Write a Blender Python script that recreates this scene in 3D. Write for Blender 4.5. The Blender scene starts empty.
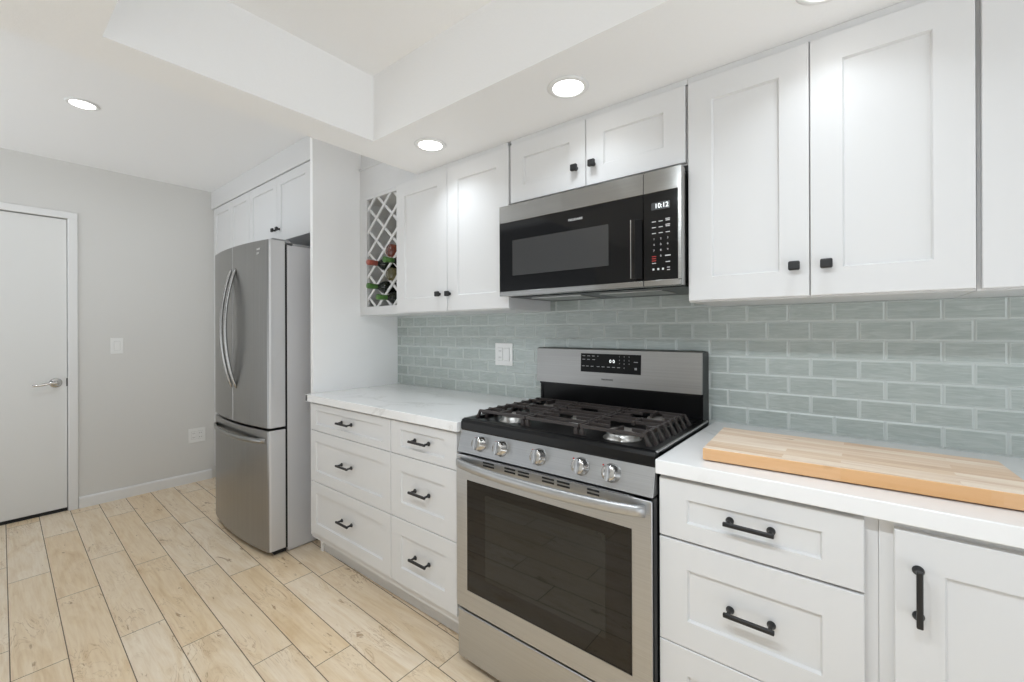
import bpy, bmesh, math, random
from mathutils import Matrix, Vector
random.seed(7)
S = bpy.context.scene
COL = S.collection

# ------------------------------------------------------------------ camera
CAM = (1.194, -1.7782, 1.2623)
YAW, ROLL, PITCH = 0.6767, -0.0035, 0.0006
FPX, U0, V0 = 432.71, 511.9, 330.41
fwd = Vector((-math.sin(YAW), math.cos(YAW), 0))
rgt = Vector((math.cos(YAW), math.sin(YAW), 0))
up = Vector((0, 0, 1))
f1 = fwd * math.cos(PITCH) + up * math.sin(PITCH)
u1 = -fwd * math.sin(PITCH) + up * math.cos(PITCH)
r2 = rgt * math.cos(ROLL) + u1 * math.sin(ROLL)
u2 = -rgt * math.sin(ROLL) + u1 * math.cos(ROLL)
cd = bpy.data.cameras.new('camera')
cam = bpy.data.objects.new('camera', cd)
COL.objects.link(cam)
cam.matrix_world = Matrix(((r2.x, u2.x, -f1.x, CAM[0]), (r2.y, u2.y, -f1.y, CAM[1]),
                           (r2.z, u2.z, -f1.z, CAM[2]), (0, 0, 0, 1)))
cd.sensor_width = 36.0
cd.lens = 36.0 * FPX / 1024
cd.shift_x = (512 - U0) / 1024
cd.shift_y = (V0 - 341) / 1024
cd.clip_start = 0.02
S.camera = cam

# ------------------------------------------------------------------ light
W = bpy.data.worlds.new('world')
S.world = W
W.use_nodes = True
bg = W.node_tree.nodes['Background']
bg.inputs[0].default_value = (0.90, 0.953, 1.0, 1)
# added fill light from unseen openings: bright lower half for the ceilings, dimmer above
nt = W.node_tree
_tc = nt.nodes.new('ShaderNodeTexCoord')
_sp = nt.nodes.new('ShaderNodeSeparateXYZ')
_mr = nt.nodes.new('ShaderNodeMapRange')
for _k, _v in (('From Min', -0.12), ('From Max', 0.12), ('To Min', 1.85), ('To Max', 0.30)):
    _mr.inputs[_k].default_value = _v
nt.links.new(_tc.outputs['Generated'], _sp.inputs[0])
nt.links.new(_sp.outputs['Z'], _mr.inputs['Value'])
nt.links.new(_mr.outputs[0], bg.inputs[1])
LAMP_NEAR, LAMP_FILL, LAMP_HALL = 0.55, 6.4, 4.2
S.view_settings.view_transform = 'Standard'
S.view_settings.look = 'None'
S.view_settings.gamma = 1
S.view_settings.use_curve_mapping = False
S.view_settings.exposure = 0.15
S.cycles.use_denoising = True
S.cycles.max_bounces = 10
S.cycles.diffuse_bounces = 6


# ------------------------------------------------------------------ materials
def lin(c):
    c /= 255.0
    return c / 12.92 if c <= 0.04045 else ((c + 0.055) / 1.055) ** 2.4


def rgb(r, g, b):
    return (lin(r), lin(g), lin(b), 1)


def mat(name, col, rough=0.5, metal=0.0, spec=0.5, emit=None, estr=0.0, coat=0.0):
    m = bpy.data.materials.new(name)
    m.use_nodes = True
    b = m.node_tree.nodes['Principled BSDF']
    b.inputs['Base Color'].default_value = col
    b.inputs['Roughness'].default_value = rough
    b.inputs['Metallic'].default_value = metal
    b.inputs['Specular IOR Level'].default_value = spec
    b.inputs['Coat Weight'].default_value = coat
    if emit:
        b.inputs['Emission Color'].default_value = emit
        b.inputs['Emission Strength'].default_value = estr
    return m


class N:
    """tiny node helper on a material"""
    def __init__(s, m):
        s.t = m.node_tree
        s.b = s.t.nodes['Principled BSDF']

    def n(s, typ, **kw):
        o = s.t.nodes.new(typ)
        for k, v in kw.items():
            if k.startswith('i_'):
                o.inputs[k[2:].replace('_', ' ')].default_value = v
            else:
                setattr(o, k, v)
        return o

    def l(s, a, b):
        s.t.links.new(a, b)

    def coords(s, scale, loc=(0, 0, 0), src='Object'):
        tc = s.n('ShaderNodeTexCoord')
        mp = s.n('ShaderNodeMapping')
        mp.inputs['Scale'].default_value = scale
        mp.inputs['Location'].default_value = loc
        s.l(tc.outputs[src], mp.inputs['Vector'])
        return mp.outputs['Vector']

    def noise(s, vec, scale, detail=4.0, rough=0.5, dist=0.0):
        o = s.n('ShaderNodeTexNoise', i_Scale=scale, i_Detail=detail, i_Roughness=rough, i_Distortion=dist)
        s.l(vec, o.inputs['Vector'])
        return o.outputs['Fac']

    def ramp(s, fac, stops):
        o = s.n('ShaderNodeValToRGB')
        e = o.color_ramp.elements
        e[0].position, e[0].color = stops[0]
        e[1].position, e[1].color = stops[-1]
        for p, c in stops[1:-1]:
            k = e.new(p)
            k.color = c
        s.l(fac, o.inputs['Fac'])
        return o.outputs['Color']

    def mix(s, fac, a, b, mode='MIX'):
        o = s.n('ShaderNodeMix', data_type='RGBA', blend_type=mode)
        for v, i in ((fac, 0), (a, 6), (b, 7)):
            if isinstance(v, (int, float, tuple)):
                o.inputs[i].default_value = v
            else:
                s.l(v, o.inputs[i])
        return o.outputs[2]

    def math(s, op, a, b=0.0):
        o = s.n('ShaderNodeMath', operation=op)
        for i, v in enumerate((a, b)):
            if isinstance(v, (int, float)):
                o.inputs[i].default_value = v
            else:
                s.l(v, o.inputs[i])
        return o.outputs[0]

    def bump(s, h, strength, dist=0.01):
        o = s.n('ShaderNodeBump', i_Strength=strength, i_Distance=dist)
        s.l(h, o.inputs['Height'])
        s.l(o.outputs['Normal'], s.b.inputs['Normal'])


M = {}
M['cab'] = mat('cabinet_white_paint', rgb(219, 219, 219), 0.38, spec=0.4)
n = N(M['cab'])
n.bump(n.noise(n.coords((1, 1, 1)), 60, 3), 0.02, 0.002)
M['panelw'] = mat('panel_white_paint', rgb(248, 248, 248), 0.45)
M['cab_in'] = mat('cabinet_inner_white', rgb(228, 228, 226), 0.5)

M['wall'] = mat('wall_grey_paint', rgb(219, 218, 215), 0.75, spec=0.3)
n = N(M['wall'])
n.bump(n.noise(n.coords((1, 1, 1)), 90, 5, 0.6), 0.12, 0.003)
M['ceil'] = mat('ceiling_white_paint', rgb(245, 245, 245), 0.85, spec=0.2)
n = N(M['ceil'])
n.bump(n.noise(n.coords((1, 1, 1)), 120, 5, 0.65), 0.25, 0.003)
M['trimw'] = mat('trim_white_paint', rgb(232, 232, 231), 0.45)
M['doorw'] = mat('door_white_paint', rgb(229, 229, 227), 0.5, spec=0.35)
M['dark'] = mat('dark_gap', rgb(30, 30, 30), 0.8)

M['black'] = mat('matte_black_hardware', rgb(28, 28, 29), 0.42)
M['enamel'] = mat('black_enamel', rgb(13, 13, 14), 0.3, spec=0.3)
M['iron'] = mat('cast_iron', rgb(58, 52, 50), 0.42)
n = N(M['iron'])
n.bump(n.noise(n.coords((1, 1, 1)), 300, 3), 0.2, 0.001)
M['cap'] = mat('worn_grey_burner_cap', rgb(120, 116, 112), 0.5)
M['bglass'] = mat('black_glass', rgb(14, 12, 11), 0.03, spec=0.5)
M['dglass'] = mat('black_display_panel', rgb(12, 12, 12), 0.35, spec=0.2)
M['window_glass'] = mat('oven_window_glass', rgb(34, 34, 31), 0.03, spec=0.5)
M['mwindow'] = mat('microwave_window_mesh', rgb(64, 64, 64), 0.16, spec=0.4)
M['mwblack'] = mat('microwave_black_glass', rgb(17, 17, 18), 0.07, spec=0.35)
M['chrome'] = mat('chrome', rgb(205, 203, 200), 0.14, 1.0)
M['alum'] = mat('burner_aluminium', rgb(190, 189, 186), 0.38, 1.0)
M['plast'] = mat('white_plastic', rgb(238, 238, 236), 0.35)
M['plast_s'] = mat('plastic_seam', rgb(196, 196, 194), 0.5)
M['plast_d'] = mat('plastic_slot_grey', rgb(120, 120, 118), 0.5)
M['legend'] = mat('printed_legend_white', rgb(215, 215, 215), 0.5)
M['legend_d'] = mat('printed_legend_dark', rgb(70, 70, 70), 0.5)
M['legend_m'] = mat('printed_legend_grey', rgb(150, 150, 150), 0.5)
M['legend_r'] = mat('printed_legend_red', rgb(180, 50, 45), 0.5)
M['digit'] = mat('lit_digits', rgb(20, 20, 20), 0.5, emit=(0.95, 1, 1, 1), estr=1.6)
M['lens'] = mat('lit_lens', rgb(250, 250, 250), 0.5, emit=(1, 0.985, 0.96, 1), estr=6.0)


def steel(name, col, rough, axis, bumpk=0.03):
    m = mat(name, col, rough, 1.0)
    n = N(m)
    sc = {'x': (2, 300, 300), 'z': (300, 300, 2)}[axis]
    f = n.noise(n.coords(sc), 1.0, 4, 0.6)
    c2 = tuple(min(1, v * 1.08) for v in col[:3]) + (1,)
    c1 = tuple(v * 0.94 for v in col[:3]) + (1,)
    n.l(n.ramp(f, [(0.3, c1), (0.7, c2)]), n.b.inputs['Base Color'])
    r = n.math('MULTIPLY_ADD', f, 0.12)
    r.node.inputs[2].default_value = rough - 0.06
    n.l(r, n.b.inputs['Roughness'])
    n.bump(f, bumpk, 0.001)
    return m


M['steel'] = steel('stainless_steel', rgb(188, 189, 190), 0.4, 'x')
M['steel_b'] = steel('stainless_backguard', rgb(158, 157, 155), 0.36, 'x')
M['steel_u'] = steel('stainless_steel_upper', rgb(170, 169, 166), 0.2, 'x', 0.03)
n = N(M['steel_u'])
n.b.inputs['Anisotropic'].default_value = 0.85
n.b.inputs['Anisotropic Rotation'].default_value = 0.25
tg = n.n('ShaderNodeTangent', direction_type='RADIAL', axis='Z')
n.l(tg.outputs[0], n.b.inputs['Tangent'])
M['steel_v'] = steel('stainless_steel_refrigerator', rgb(150, 149, 147), 0.3, 'z')
M['steel_h'] = steel('stainless_handle', rgb(172, 171, 169), 0.26, 'z')
M['steel_side'] = mat('grey_refrigerator_side', rgb(205, 205, 207), 0.5, 0.2)
n = N(M['steel_side'])
n.bump(n.noise(n.coords((1, 1, 1)), 400, 2), 0.1, 0.001)
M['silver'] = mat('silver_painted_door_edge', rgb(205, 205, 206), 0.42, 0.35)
M['hinge'] = mat('grey_plastic', rgb(150, 151, 153), 0.5)

# quartz: white with sparse soft grey veins
M['quartz'] = mat('white_quartz', rgb(240, 240, 240), 0.16)
n = N(M['quartz'])
v = n.coords((1, 1.6, 1), (0.3, 0.1, 0))
a = n.noise(v, 2.2, 6, 0.55, 0.8)
d = n.math('ABSOLUTE', n.math('SUBTRACT', a, 0.5))
vein = n.ramp(d, [(0.0, (1, 1, 1, 1)), (0.012, (0.25, 0.25, 0.25, 1)), (0.05, (0, 0, 0, 1))])
fade = n.ramp(n.noise(v, 3.0, 2), [(0.45, (0, 0, 0, 1)), (0.65, (1, 1, 1, 1))])
k = n.mix(1.0, vein, fade, 'MULTIPLY')
k2 = n.mix(1.0, k, (0.3, 0.3, 0.3, 1), 'MULTIPLY')
n.l(n.mix(k2, rgb(238, 238, 238), rgb(150, 148, 142)), n.b.inputs['Base Color'])

# butcher block: long staves side by side along x
M['block'] = mat('butcher_block', rgb(215, 175, 130), 0.45, spec=0.35)
n = N(M['block'])
tc = n.n('ShaderNodeTexCoord')
mp = n.n('ShaderNodeMapping')
mp.inputs['Rotation'].default_value = (0, 0, 0)
n.l(tc.outputs['Object'], mp.inputs['Vector'])
br = n.n('ShaderNodeTexBrick', offset=0.37, offset_frequency=2)
br.inputs['Scale'].default_value = 1.0
br.inputs['Color1'].default_value = (0, 0, 0, 1)
br.inputs['Color2'].default_value = (1, 1, 1, 1)
br.inputs['Mortar'].default_value = (0.35, 0.35, 0.35, 1)
br.inputs['Mortar Size'].default_value = 0.0004
br.inputs['Brick Width'].default_value = 0.31
br.inputs['Row Height'].default_value = 0.034
n.l(mp.outputs['Vector'], br.inputs['Vector'])
stv = n.ramp(br.outputs['Color'], [(0.0, rgb(220, 190, 160)), (0.35, rgb(236, 216, 196)), (0.7, rgb(243, 227, 209)), (1.0, rgb(226, 198, 168))])
off = n.n('ShaderNodeVectorMath', operation='MULTIPLY_ADD')
n.l(br.outputs['Color'], off.inputs[0])
off.inputs[1].default_value = (3.7, 5.1, 2.3)
n.l(mp.outputs['Vector'], off.inputs[2])
mp2 = n.n('ShaderNodeMapping')
mp2.inputs['Scale'].default_value = (4, 60, 60)
n.l(off.outputs[0], mp2.inputs['Vector'])
g = n.noise(mp2.outputs['Vector'], 1.0, 5, 0.6, 0.4)
gr = n.ramp(g, [(0.3, rgb(222, 204, 186)), (0.55, (1, 1, 1, 1)), (0.75, (1, 1, 1, 1))])
c = n.mix(0.7, stv, gr, 'MULTIPLY')
# side faces are mixed towards a warmer, darker tan than the top
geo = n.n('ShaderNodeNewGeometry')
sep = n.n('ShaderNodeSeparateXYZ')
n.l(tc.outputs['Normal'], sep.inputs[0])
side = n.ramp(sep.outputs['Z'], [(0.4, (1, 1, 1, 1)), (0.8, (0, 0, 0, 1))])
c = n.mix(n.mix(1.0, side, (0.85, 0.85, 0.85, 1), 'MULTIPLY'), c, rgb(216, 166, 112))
spot = n.noise(n.coords((9, 26, 9), (0.2, 0.5, 0.1)), 1.0, 2)
c = n.mix(n.ramp(spot, [(0.74, (0, 0, 0, 1)), (0.80, (0.55, 0.55, 0.55, 1))]), c, rgb(150, 104, 66))
n.l(c, n.b.inputs['Base Color'])

# glass wall tile: grey-green, fine rippled
M['tile'] = mat('grey_green_glass_tile', rgb(172, 184, 177), 0.12)
n = N(M['tile'])
at = n.n('ShaderNodeAttribute', attribute_name='rnd')
v = n.coords((1, 1, 1))
vo = n.n('ShaderNodeVectorMath', operation='MULTIPLY_ADD')
n.l(at.outputs['Color'], vo.inputs[0])
vo.inputs[1].default_value = (7, 3, 5)
n.l(v, vo.inputs[2])
mp = n.n('ShaderNodeMapping')
mp.inputs['Scale'].default_value = (14, 1, 110)
n.l(vo.outputs[0], mp.inputs['Vector'])
f = n.noise(mp.outputs['Vector'], 1.0, 4, 0.6, 1.2)
tint = n.ramp(f, [(0.3, rgb(170, 179, 175)), (0.52, rgb(184, 192, 188)), (0.72, rgb(198, 205, 202))])
rv = n.ramp(at.outputs['Fac'], [(0, (0.90, 0.91, 0.91, 1)), (1, (1.0, 1.0, 1.0, 1))])
n.l(n.mix(1.0, tint, rv, 'MULTIPLY'), n.b.inputs['Base Color'])
n.bump(f, 0.25, 0.002)
M['tile_edge'] = mat('frosted_tile_edge', rgb(202, 209, 206), 0.3)
M['grout'] = mat('pale_grout', rgb(216, 221, 219), 0.8)

# wood-look floor plank tile
M['plank'] = mat('wood_look_plank_tile', rgb(216, 199, 176), 0.32, spec=0.45)
n = N(M['plank'])
at = n.n('ShaderNodeAttribute', attribute_name='rnd')
v = n.coords((1, 1, 1))
vo = n.n('ShaderNodeVectorMath', operation='MULTIPLY_ADD')
n.l(at.outputs['Color'], vo.inputs[0])
vo.inputs[1].default_value = (23, 17, 9)
n.l(v, vo.inputs[2])
mp = n.n('ShaderNodeMapping')
mp.inputs['Scale'].default_value = (1.5, 7.0, 1)
n.l(vo.outputs[0], mp.inputs['Vector'])
big = n.noise(mp.outputs['Vector'], 1.6, 5, 0.55, 1.4)
base = n.ramp(big, [(0.25, rgb(224, 204, 174)), (0.42, rgb(236, 221, 197)), (0.55, rgb(241, 229, 210)), (0.85, rgb(233, 216, 190))])
# contour-like grain lines
ring = n.math('FRACT', n.math('MULTIPLY', big, 11.0))
ringd = n.math('ABSOLUTE', n.math('SUBTRACT', ring, 0.5))
gl = n.ramp(ringd, [(0.0, (1, 1, 1, 1)), (0.12, (0, 0, 0, 1))])
gate = n.ramp(n.noise(vo.outputs[0], 3.1, 3, 0.6), [(0.48, (0, 0, 0, 1)), (0.66, (0.8, 0.8, 0.8, 1))])
c = n.mix(n.mix(1.0, gl, gate, 'MULTIPLY'), base, rgb(176, 146, 108))
mp3 = n.n('ShaderNodeMapping')
mp3.inputs['Scale'].default_value = (5, 75, 1)
n.l(vo.outputs[0], mp3.inputs['Vector'])
fine = n.noise(mp3.outputs['Vector'], 1.0, 4, 0.65, 0.5)
c = n.mix(0.55, c, n.ramp(fine, [(0.3, rgb(232, 221, 208)), (0.6, (1, 1, 1, 1))]), 'MULTIPLY')
# knots / dark mineral streaks
mp4 = n.n('ShaderNodeMapping')
mp4.inputs['Scale'].default_value = (3.2, 11, 1)
n.l(vo.outputs[0], mp4.inputs['Vector'])
kn = n.noise(mp4.outputs['Vector'], 1.3, 5, 0.7, 0.8)
c = n.mix(n.ramp(kn, [(0.635, (0, 0, 0, 1)), (0.665, (0.75, 0.75, 0.75, 1)), (0.76, (0.3, 0.3, 0.3, 1))]), c, rgb(158, 126, 88))
sepc = n.n('ShaderNodeSeparateColor')
n.l(at.outputs['Color'], sepc.inputs[0])
pt = n.ramp(sepc.outputs[1], [(0.0, rgb(252, 244, 232)), (0.5, rgb(255, 252, 249)), (1.0, rgb(250, 239, 222))])
n.l(n.mix(1.0, c, pt, 'MULTIPLY'), n.b.inputs['Base Color'])
M['fgrout'] = mat('dark_floor_grout', rgb(112, 97, 80), 0.8)

M['bottle_g'] = mat('dark_bottle_glass', rgb(22, 28, 20), 0.08)
M['cap_green'] = mat('green_foil_capsule', rgb(72, 112, 50), 0.4)
M['cap_red'] = mat('copper_red_foil_capsule', rgb(160, 84, 70), 0.4)
M['label_red'] = mat('red_brown_label', rgb(140, 74, 52), 0.5)
M['label_olive'] = mat('olive_label', rgb(118, 110, 74), 0.5)


# ------------------------------------------------------------------ mesh helpers
class MB:
    def __init__(s):
        s.bm = bmesh.new()
        s.mi = 0

    def face(s, vs, smooth=False):
        try:
            f = s.bm.faces.new(vs)
        except ValueError:
            return None
        f.material_index = s.mi
        f.smooth = smooth
        return f

    def box(s, x0, x1, y0, y1, z0, z1, bev=0.0, seg=1):
        x0, x1 = sorted((x0, x1)); y0, y1 = sorted((y0, y1)); z0, z1 = sorted((z0, z1))
        b = s.bm
        v = [b.verts.new(p) for p in ((x0, y0, z0), (x1, y0, z0), (x1, y1, z0), (x0, y1, z0),
                                      (x0, y0, z1), (x1, y0, z1), (x1, y1, z1), (x0, y1, z1))]
        fs = [s.face([v[i] for i in q]) for q in ((0, 3, 2, 1), (4, 5, 6, 7), (0, 1, 5, 4), (1, 2, 6, 5), (2, 3, 7, 6), (3, 0, 4, 7))]
        if bev > 0:
            es = list({e for f in fs for e in f.edges})
            r = bmesh.ops.bevel(b, geom=es, offset=bev, segments=seg, affect='EDGES', profile=0.5, material=s.mi)
            if seg > 1:
                for f in r['faces']:
                    f.smooth = True
        return s

    def prism(s, pts, axis, a, b_, smooth=False, bev=0.0):
        """extrude a polygon; axis 'z': pts=(x,y), 'x': pts=(y,z), 'y': pts=(x,z)"""
        mk = {'z': lambda p, t: (p[0], p[1], t), 'x': lambda p, t: (t, p[0], p[1]), 'y': lambda p, t: (p[0], t, p[1])}[axis]
        lo = [s.bm.verts.new(mk(p, a)) for p in pts]
        hi = [s.bm.verts.new(mk(p, b_)) for p in pts]
        fs = [s.face(lo[::-1]), s.face(hi)]
        k = len(pts)
        for i in range(k):
            fs.append(s.face([lo[i], lo[(i + 1) % k], hi[(i + 1) % k], hi[i]], smooth))
        fs = [f for f in fs if f]
        bmesh.ops.recalc_face_normals(s.bm, faces=fs)
        if bev > 0:
            es = list(set(fs[0].edges) | set(fs[1].edges))
            bmesh.ops.bevel(s.bm, geom=es, offset=bev, segments=2, affect='EDGES', profile=0.5, material=s.mi)
        return s

    def lathe(s, prof, origin, axis='z', seg=32, smooth=True):
        """prof: list of (r, t) along axis ; closed at ends where r==0"""
        ax = {'x': Vector((1, 0, 0)), 'y': Vector((0, 1, 0)), 'z': Vector((0, 0, 1))}[axis] if isinstance(axis, str) else Vector(axis).normalized()
        t1 = ax.orthogonal().normalized()
        t2 = ax.cross(t1)
        o = Vector(origin)
        rings = []
        for r, t in prof:
            if r <= 1e-7:
                rings.append([s.bm.verts.new(o + ax * t)])
            else:
                rings.append([s.bm.verts.new(o + ax * t + (t1 * math.cos(2 * math.pi * i / seg) + t2 * math.sin(2 * math.pi * i / seg)) * r) for i in range(seg)])
        fs = []
        for a, b in zip(rings, rings[1:]):
            for i in range(seg):
                j = (i + 1) % seg
                q = [a[i % len(a)], a[j % len(a)], b[j % len(b)], b[i % len(b)]]
                q2 = []
                for x in q:
                    if x not in q2:
                        q2.append(x)
                if len(q2) > 2:
                    f = s.face(q2, smooth)
                    if f: fs.append(f)
        if fs:
            bmesh.ops.recalc_face_normals(s.bm, faces=fs)
        return s

    def sweep(s, path, w, h, upv=(0, 0, 1), smooth=True, round_=False):
        """rectangular (or elliptical) section w (side) x h (upv dir) along path"""
        P = [Vector(p) for p in path]
        U = Vector(upv).normalized()
        rings = []
        for i, p in enumerate(P):
            t = (P[min(i + 1, len(P) - 1)] - P[max(i - 1, 0)]).normalized()
            sd = t.cross(U).normalized()
            uu = sd.cross(t).normalized()
            if round_:
                k = 12
                rings.append([s.bm.verts.new(p + sd * math.cos(2 * math.pi * j / k) * w / 2 + uu * math.sin(2 * math.pi * j / k) * h / 2) for j in range(k)])
            else:
                c = min(w, h) * 0.22
                q = [(-w / 2 + c, -h / 2), (w / 2 - c, -h / 2), (w / 2, -h / 2 + c), (w / 2, h / 2 - c), (w / 2 - c, h / 2), (-w / 2 + c, h / 2), (-w / 2, h / 2 - c), (-w / 2, -h / 2 + c)]
                rings.append([s.bm.verts.new(p + sd * a + uu * b) for a, b in q])
        fs = []
        for a, b in zip(rings, rings[1:]):
            k = len(a)
            for i in range(k):
                fs.append(s.face([a[i], a[(i + 1) % k], b[(i + 1) % k], b[i]], smooth))
        fs.append(s.face(rings[0][::-1]))
        fs.append(s.face(rings[-1]))
        bmesh.ops.recalc_face_normals(s.bm, faces=[f for f in fs if f])
        return s

    def shaker(s, x0, x1, z0, z1, yf, t=0.02, stile=0.07, rail=None, rec=0.008, slope=0.004):
        """shaker front facing -y with its recessed centre panel"""
        rail = stile if rail is None else rail
        e = 0.0015
        def loop(a, b, c, d, y):
            return [s.bm.verts.new(p) for p in ((a, y, c), (b, y, c), (b, y, d), (a, y, d))]
        L = [loop(x0, x1, z0, z1, yf + t), loop(x0, x1, z0, z1, yf + e), loop(x0 + e, x1 - e, z0 + e, z1 - e, yf),
             loop(x0 + stile, x1 - stile, z0 + rail, z1 - rail, yf),
             loop(x0 + stile + slope, x1 - stile - slope, z0 + rail + slope, z1 - rail - slope, yf + rec)]
        for a, b in zip(L, L[1:]):
            for i in range(4):
                s.face([a[i], a[(i + 1) % 4], b[(i + 1) % 4], b[i]])
        s.face(L[-1])
        s.face(L[0][::-1])
        return s

    def build(s, name, m, parent=None, origin=None, bevel=0.0):
        off = Vector(origin) if origin is not None else (parent_world(parent) if parent else Vector((0, 0, 0)))
        for v in s.bm.verts:
            v.co -= off
        me = bpy.data.meshes.new(name)
        s.bm.to_mesh(me)
        s.bm.free()
        ms = m if isinstance(m, (list, tuple)) else [m]
        for q in ms:
            me.materials.append(q)
        o = bpy.data.objects.new(name, me)
        COL.objects.link(o)
        if parent:
            o.parent = parent
        elif origin is not None:
            o.location = origin
        if bevel:
            b = o.modifiers.new('bevel', 'BEVEL')
            b.width = bevel
            b.segments = 2
            b.limit_method = 'ANGLE'
        return o


def parent_world(o):
    v = Vector((0, 0, 0))
    while o is not None:
        v += o.location
        o = o.parent
    return v


def thing(name, label, cat, loc, group=None):
    o = bpy.data.objects.new(name, None)
    COL.objects.link(o)
    o.empty_display_size = 0.1
    o.location = loc
    return tag(o, label, cat, group)


def tag(o, label, cat, group=None, kind=None):
    o['label'] = label
    o['category'] = cat
    if group:
        o['group'] = group
    if kind:
        o['kind'] = kind
    return o


def struct(o):
    o['kind'] = 'structure'
    return o


def text(name, s, size, loc, parent, m, face='-y', align='CENTER', sx=1.0, ext=0.0004):
    cu = bpy.data.curves.new(name, 'FONT')
    cu.body = s
    cu.size = size
    cu.align_x = align
    cu.align_y = 'CENTER'
    cu.extrude = ext
    tmp = bpy.data.objects.new('tmp', cu)
    COL.objects.link(tmp)
    dg = bpy.context.evaluated_depsgraph_get()
    me = bpy.data.meshes.new_from_object(tmp.evaluated_get(dg))
    bpy.data.objects.remove(tmp)
    me.name = name
    me.materials.clear()
    me.materials.append(m)
    off = Vector(loc) - parent_world(parent)
    me.transform(Matrix.Translation(off) @ Matrix.Rotation(math.pi / 2, 4, 'X') @ Matrix.Diagonal((sx, 1, 1, 1)))
    o = bpy.data.objects.new(name, me)
    COL.objects.link(o)
    o.parent = parent
    return o


# ------------------------------------------------------------------ dimensions
XW = -3.173                     # wall with the door
XP = -1.204                     # right face of the tall panel beside the refrigerator
ZC = 2.4685                     # high ceiling
ZS = 2.073                      # lowered ceiling ring
ZT = 2.35                       # ceiling inside the tray
XB, XT0, YT0, YT1 = -0.590, -0.4214, -1.5552, -0.7061
XE, YE = 2.4, -3.0              # extent of the modelled room

# ------------------------------------------------------------------ floor
def floor():
    b = MB()
    b.mi = 1
    v = [b.bm.verts.new(p) for p in ((XW - 0.3, YE, -0.0015), (XE, YE, -0.0015), (XE, 0.05, -0.0015), (XW - 0.3, 0.05, -0.0015))]
    b.face(v)
    b.mi = 0
    lay = b.bm.loops.layers.float_color.new('rnd')
    g, sk = 0.0016, 0.0255
    Lp, Wp = 0.94, 0.148
    ends = {-1: -1.345, 0: -1.535, 1: -1.863, 2: -1.19, 3: -1.765, 4: -1.20}
    for row in range(-7, 20):
        a0 = -0.908 - Wp * row          # top edge (larger y) in skewed coordinates
        a1 = a0 - Wp
        e0 = ends.get(row, random.uniform(-2, -1))
        kx = -4
        for kx in range(-4, 7):
            x0, x1 = e0 + kx * Lp, e0 + (kx + 1) * Lp
            if x1 < XW - 0.3 or x0 > XE:
                continue
            x0, x1 = max(x0, XW - 0.3), min(x1, XE)
            def Y(a, x):
                return a - sk * (x + 3.1)
            q = [(x0 + g, Y(a1 + g, x0 + g)), (x1 - g, Y(a1 + g, x1 - g)), (x1 - g, Y(a0 - g, x1 - g)), (x0 + g, Y(a0 - g, x0 + g))]
            if min(p[1] for p in q) > 0.04 or max(p[1] for p in q) < YE:
                continue
            vs = [b.bm.verts.new((p[0], p[1], 0)) for p in q]
            f = b.face(vs)
            c = (random.random(), random.random(), random.random(), 1)
            for lp in f.loops:
                lp[lay] = c
    o = b.build('floor', [M['plank'], M['fgrout']])
    return struct(o)


floor()

# ------------------------------------------------------------------ walls
b = MB(); b.box(XW - 0.1, XE, 0.0, 0.1, -0.05, 2.6)
wall_back = struct(b.build('wall_back', M['wall']))


def tiles():
    b = MB()
    lay = b.bm.loops.layers.float_color.new('rnd')
    x_lo, x_hi = XP, 2.4
    z_hi, zp, xp = 1.3515, 0.0622, 0.1270
    b.mi = 2
    b.box(x_lo, x_hi, -0.0075, -0.0002, 0.90, 1.56)
    row = 0
    z1 = z_hi + zp * 3
    while z1 > 0.916:
        z0 = max(z1 - zp, 0.9145)
        off = 0.875 if row % 2 == 1 else 0.8115
        kx = -18
        for kx in range(-18, 14):
            x0, x1 = off + kx * xp, off + (kx + 1) * xp
            if x1 < x_lo + 0.01 or x0 > x_hi:
                continue
            x0, x1 = max(x0, x_lo), min(x1, x_hi)
            g = 0.0013
            A = [(x0 + g, z0 + g), (x1 - g, z0 + g), (x1 - g, z1 - g), (x0 + g, z1 - g)]
            e = 0.0042
            B = [(x0 + g + e, z0 + g + e), (x1 - g - e, z0 + g + e), (x1 - g - e, z1 - g - e), (x0 + g + e, z1 - g - e)]
            if B[1][0] <= B[0][0] or B[2][1] <= B[1][1]:
                continue
            c = (random.random(), random.random(), random.random(), 1)
            va = [b.bm.verts.new((p[0], -0.0076, p[1])) for p in A]
            vm = [b.bm.verts.new((p[0], -0.0092, p[1])) for p in A]
            vb = [b.bm.verts.new((p[0], -0.0108, p[1])) for p in B]
            fs = []
            b.mi = 1
            for i in range(4):
                fs.append(b.face([va[i], va[(i + 1) % 4], vm[(i + 1) % 4], vm[i]]))
                fs.append(b.face([vm[i], vm[(i + 1) % 4], vb[(i + 1) % 4], vb[i]]))
            b.mi = 0
            fs.append(b.face(vb))
            for f in fs:
                for lp in f.loops:
                    lp[lay] = c
        z1 -= zp
        row += 1
    o = b.build('tile_backsplash', [M['tile'], M['tile_edge'], M['grout']], wall_back)
    return o


tiles()

b = MB(); b.box(-0.9, XE, YE - 0.1, YE, -0.05, 2.6)
struct(b.build('wall_front', M['wall']))

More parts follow.
